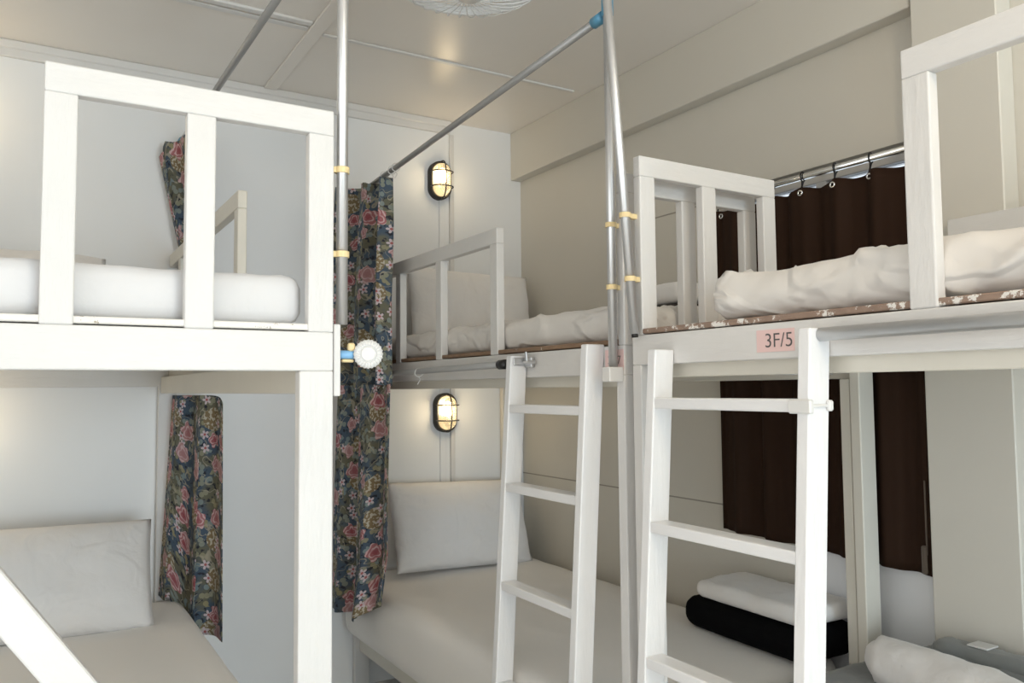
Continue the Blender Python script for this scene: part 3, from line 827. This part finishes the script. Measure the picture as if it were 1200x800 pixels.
# ------------------------------------------------------------------ paper room tags
def text_bm(body, size):
    cu = bpy.data.curves.new('tmp_text', 'FONT'); cu.body = body; cu.size = size
    cu.align_x = 'CENTER'; cu.align_y = 'CENTER'; cu.extrude = .0003; cu.offset = -.0003
    o = bpy.data.objects.new('tmp_text', cu); C.objects.link(o)
    dg = bpy.context.evaluated_depsgraph_get()
    me = bpy.data.meshes.new_from_object(o.evaluated_get(dg))
    bm = bmesh.new(); bm.from_mesh(me)
    bpy.data.objects.remove(o); bpy.data.curves.remove(cu); bpy.data.meshes.remove(me)
    return bm
def sign(label, text, yc, zc, w, h, x, dy, size):
    t = thing('room_tag', label, 'sign', (x, yc, zc-h/2), 'pink paper room tags')
    obj('paper', one(box, (x-.0012, yc-w/2, zc-h/2), (x-.0002, yc+w/2, zc+h/2), 0), M['pink'], t)
    bm = text_bm(text, size)
    # text faces -X and reads towards -Y
    m = Matrix(((0, 0, -1, x-.0016), (-1, 0, 0, yc-dy), (0, 1, 0, zc-.001), (0, 0, 0, 1)))
    bmesh.ops.transform(bm, matrix=m, verts=bm.verts[:])
    obj('lettering', bm, M['ink'], t, label='dark grey printed characters')
sign('pink paper tag reading 3F/5 on the near right bunk rail', '3F/5', 1.060, .089, .092, .044, 1.25, .009, .040)
sign('pink paper tag partly behind the pole at the corner bunk end', '3F/7', 1.560, .068, .072, .052, 1.25, .0, .030)

# ------------------------------------------------------------------ white fluted cap beside the left bunk
t = thing('round_cap', 'white fluted round cap on a blue stub beside the left bunk cleat', 'cap', (.573, 1.492, .041))
fwd = Vector((.37, 1.0, -.05)).normalized()
zq = (-fwd).to_track_quat('Z', 'Y').to_matrix().to_4x4()
mt = Matrix.Translation((.573, 1.484, .070)) @ zq
bm = bmesh.new()
prof = [(0, -.030), (.014, -.030), (.020, -.020), (.027, -.008), (.0285, 0.), (.027, .004), (.018, .006), (.016, .003), (.015, .004), (.013, .008), (0, .0095)]
n = 72; rings = []
for r, z in prof:
    rings.append([bm.verts.new((mt @ Vector(((r*(1+(.035*math.cos(24*2*PI*j/n) if r > .0175 else 0)))*math.cos(2*PI*j/n), (r*(1+(.035*math.cos(24*2*PI*j/n) if r > .0175 else 0)))*math.sin(2*PI*j/n), z + (.0012*math.cos(24*2*PI*j/n) if r > .0175 else 0))))) for j in range(n)] if r else [bm.verts.new(mt @ Vector((0, 0, z)))])
for a, b_ in zip(rings, rings[1:]):
    for j in range(n):
        if len(a) == 1: bm.faces.new((a[0], b_[j], b_[(j+1) % n]))
        elif len(b_) == 1: bm.faces.new((a[j], a[(j+1) % n], b_[0]))
        else: bm.faces.new((a[j], a[(j+1) % n], b_[(j+1) % n], b_[j]))
o = obj('fluted_cap', bm, M['whiteplastic'], t); smooth_by_angle(o, 50)
obj('stub', one(tube, [(.5212, 1.507, .069), (.556, 1.503, .069)], .0085, 16), M['lightblue'], t, True, label='light blue plastic stub')
bm = bmesh.new(); box(bm, (.538, 1.497, .076), (.552, 1.510, .092), .003); box(bm, (.526, 1.500, .054), (.550, 1.510, .060), .002)
obj('clip', bm, M['yellow'], t, label='yellow plastic clip')

# ------------------------------------------------------------------ ceiling fan in a wire cage
fc = Vector((.975, 1.800, 1.085)); fr = .205
t = thing('cage_fan', 'white ceiling fan in a wire cage at the top edge of the photo', 'fan', (fc.x, fc.y, fc.z))
circ = lambda r, z, n=64: [(fc.x+math.cos(2*PI*i/n)*r, fc.y+math.sin(2*PI*i/n)*r, z) for i in range(n)]
bm = bmesh.new()
for rr, zz in ((fr, fc.z), (fr+.001, fc.z+.008), (fr, fc.z+.016)): tube(bm, circ(rr, zz), .0062, 8, True)
obj('cage_rim', bm, M['whiteplastic'], t, True)
bm = bmesh.new()
for i in range(32):
    a = 2*PI*i/32
    tube(bm, [(fc.x+math.cos(a+.25*(1-k/8))*r, fc.y+math.sin(a+.25*(1-k/8))*r, z) for k, (r, z) in enumerate([(lerp(.03, fr+.020*math.sin(PI*q/8), q/8), fc.z-.055*math.cos(q/8*PI/2)**.7 if q < 8 else fc.z) for q in range(9)])], .0015, 5)
    tube(bm, [(fc.x+math.cos(a)*r, fc.y+math.sin(a)*r, z) for r, z in ((fr, fc.z), (fr+.022, fc.z+.012), (fr+.024, fc.z+.03), (fr-.02, fc.z+.07), (.05, fc.z+.09))], .0015, 5)
obj('cage_wires', bm, M['whiteplastic'], t, True)
bm = bmesh.new(); lathe(bm, [(0, -.058), (.034, -.056), (.036, -.045), (.03, -.042), (0, -.042)], 24, Matrix.Translation(fc)); obj('badge', bm, M['whiteplastic'], t, True)
bm = bmesh.new()
for k in range(3):
    a = 2*PI*k/3+.4
    pts = []
    vs = [[bm.verts.new(fc + Vector((math.cos(a+th)*r, math.sin(a+th)*r, .010+.035*(th/.9)+dz))) for r in (.03, .08, .13, .175)] for th in (-.45, -.15, .15, .45) for dz in (0,)]
    for i in range(3):
        for j in range(3): bm.faces.new((vs[i][j], vs[i+1][j], vs[i+1][j+1], vs[i][j+1]))
o = obj('blade', bm, M['whiteplastic'], t, True); md = o.modifiers.new('thickness', 'SOLIDIFY'); md.thickness = .003
bm = bmesh.new(); lathe(bm, [(0, -.01), (.03, -.005), (.04, .03), (.055, .09), (.05, .14), (.03, .16), (0, .16)], 28, Matrix.Translation(fc)); obj('motor', bm, M['whiteplastic'], t, True)
bm = bmesh.new(); tube(bm, [fc+Vector((0, 0, .15)), (fc.x, fc.y, CE-.001)], .012, 14); lathe(bm, [(0, -.03), (.035, -.028), (.05, -.001), (0, -.001)], 24, Matrix.Translation((fc.x, fc.y, CE))); obj('ceiling_mount', bm, M['whiteplastic'], t, True)

# ------------------------------------------------------------------ lift everything onto a floor at z = 0
for o in C.objects:
    if o.parent is None: o.location.z += H

# ------------------------------------------------------------------ light
w = bpy.data.worlds.new('daylight'); bpy.context.scene.world = w; w.use_nodes = True
bg = w.node_tree.nodes['Background']; bg.inputs['Color'].default_value = (.80, .90, 1., 1); bg.inputs['Strength'].default_value = 1.6
def area(name, loc, rot, sx, sy, power, col):
    l = bpy.data.lights.new(name, 'AREA'); l.shape = 'RECTANGLE'; l.size = sx; l.size_y = sy; l.energy = power; l.color = col
    o = bpy.data.objects.new(name, l); C.objects.link(o); o.location = loc; o.rotation_euler = rot
    return o
area('window_daylight', ((NX0+NX1)/2, YN+.01, (NZ0+NZ1)/2+H), (PI/2, 0, 0), NX1-NX0-.1, NZ1-NZ0-.1, 148., (.76, .90, 1.))
area('side_fill_light', (XL+.01, (SY0+SY1)/2, (SZ0+SZ1)/2+H), (PI/2, 0, -PI/2), SY1-SY0-.1, SZ1-SZ0-.1, 30., (1., .97, .93))  # fill light set in the added side opening
# warm fill light added out of view behind the lens
pl = bpy.data.lights.new('warm_fill', 'POINT'); pl.energy = 30.; pl.color = (1., .79, .54); pl.shadow_soft_size = .12
po = bpy.data.objects.new('warm_fill', pl); C.objects.link(po); po.location = (.75, -.6, 1.12+H)
for cx, cz in ((1.676, 1.0), (1.700, -.112), (-.30, 1.0), (-.25, -.112)):
    l = bpy.data.lights.new('lamp_bulb', 'POINT'); l.energy = 1.5 if cx < 0 else (1.25 if cz < 0 else 1.0); l.color = (1., .78, .48); l.shadow_soft_size = .03
    o = bpy.data.objects.new('lamp_bulb', l); C.objects.link(o); o.location = (cx, D-.12, cz+H)

# ------------------------------------------------------------------ camera
yaw, pitch, rl = math.radians(31.367), math.radians(3.3696), math.radians(-.5257)
cy, sy, cp, sp = math.cos(yaw), math.sin(yaw), math.cos(pitch), math.sin(pitch)
fw = Vector((sy*cp, cy*cp, sp)); rt = Vector((cy, -sy, 0)); up = rt.cross(fw)
c_, s_ = math.cos(rl), math.sin(rl)
r2 = rt*c_ + up*s_; u2 = -rt*s_ + up*c_
cam = bpy.data.cameras.new('camera'); cam.sensor_width = 36; cam.lens = 932.91/1200*36; cam.clip_start = .05
co = bpy.data.objects.new('camera', cam); C.objects.link(co)
co.matrix_world = Matrix(((r2.x, u2.x, -fw.x, 0), (r2.y, u2.y, -fw.y, 0), (r2.z, u2.z, -fw.z, H), (0, 0, 0, 1)))
sc = bpy.context.scene
sc.camera = co
sc.view_settings.view_transform = 'Standard'; sc.view_settings.look = 'None'
sc.view_settings.gamma = 1; sc.view_settings.use_curve_mapping = False
sc.view_settings.exposure = -0.15
sc.cycles.use_denoising = True
sc.cycles.max_bounces = 10; sc.cycles.diffuse_bounces = 6; sc.cycles.sample_clamp_indirect = 6
sc.cycles.caustics_reflective = False; sc.cycles.caustics_refractive = False
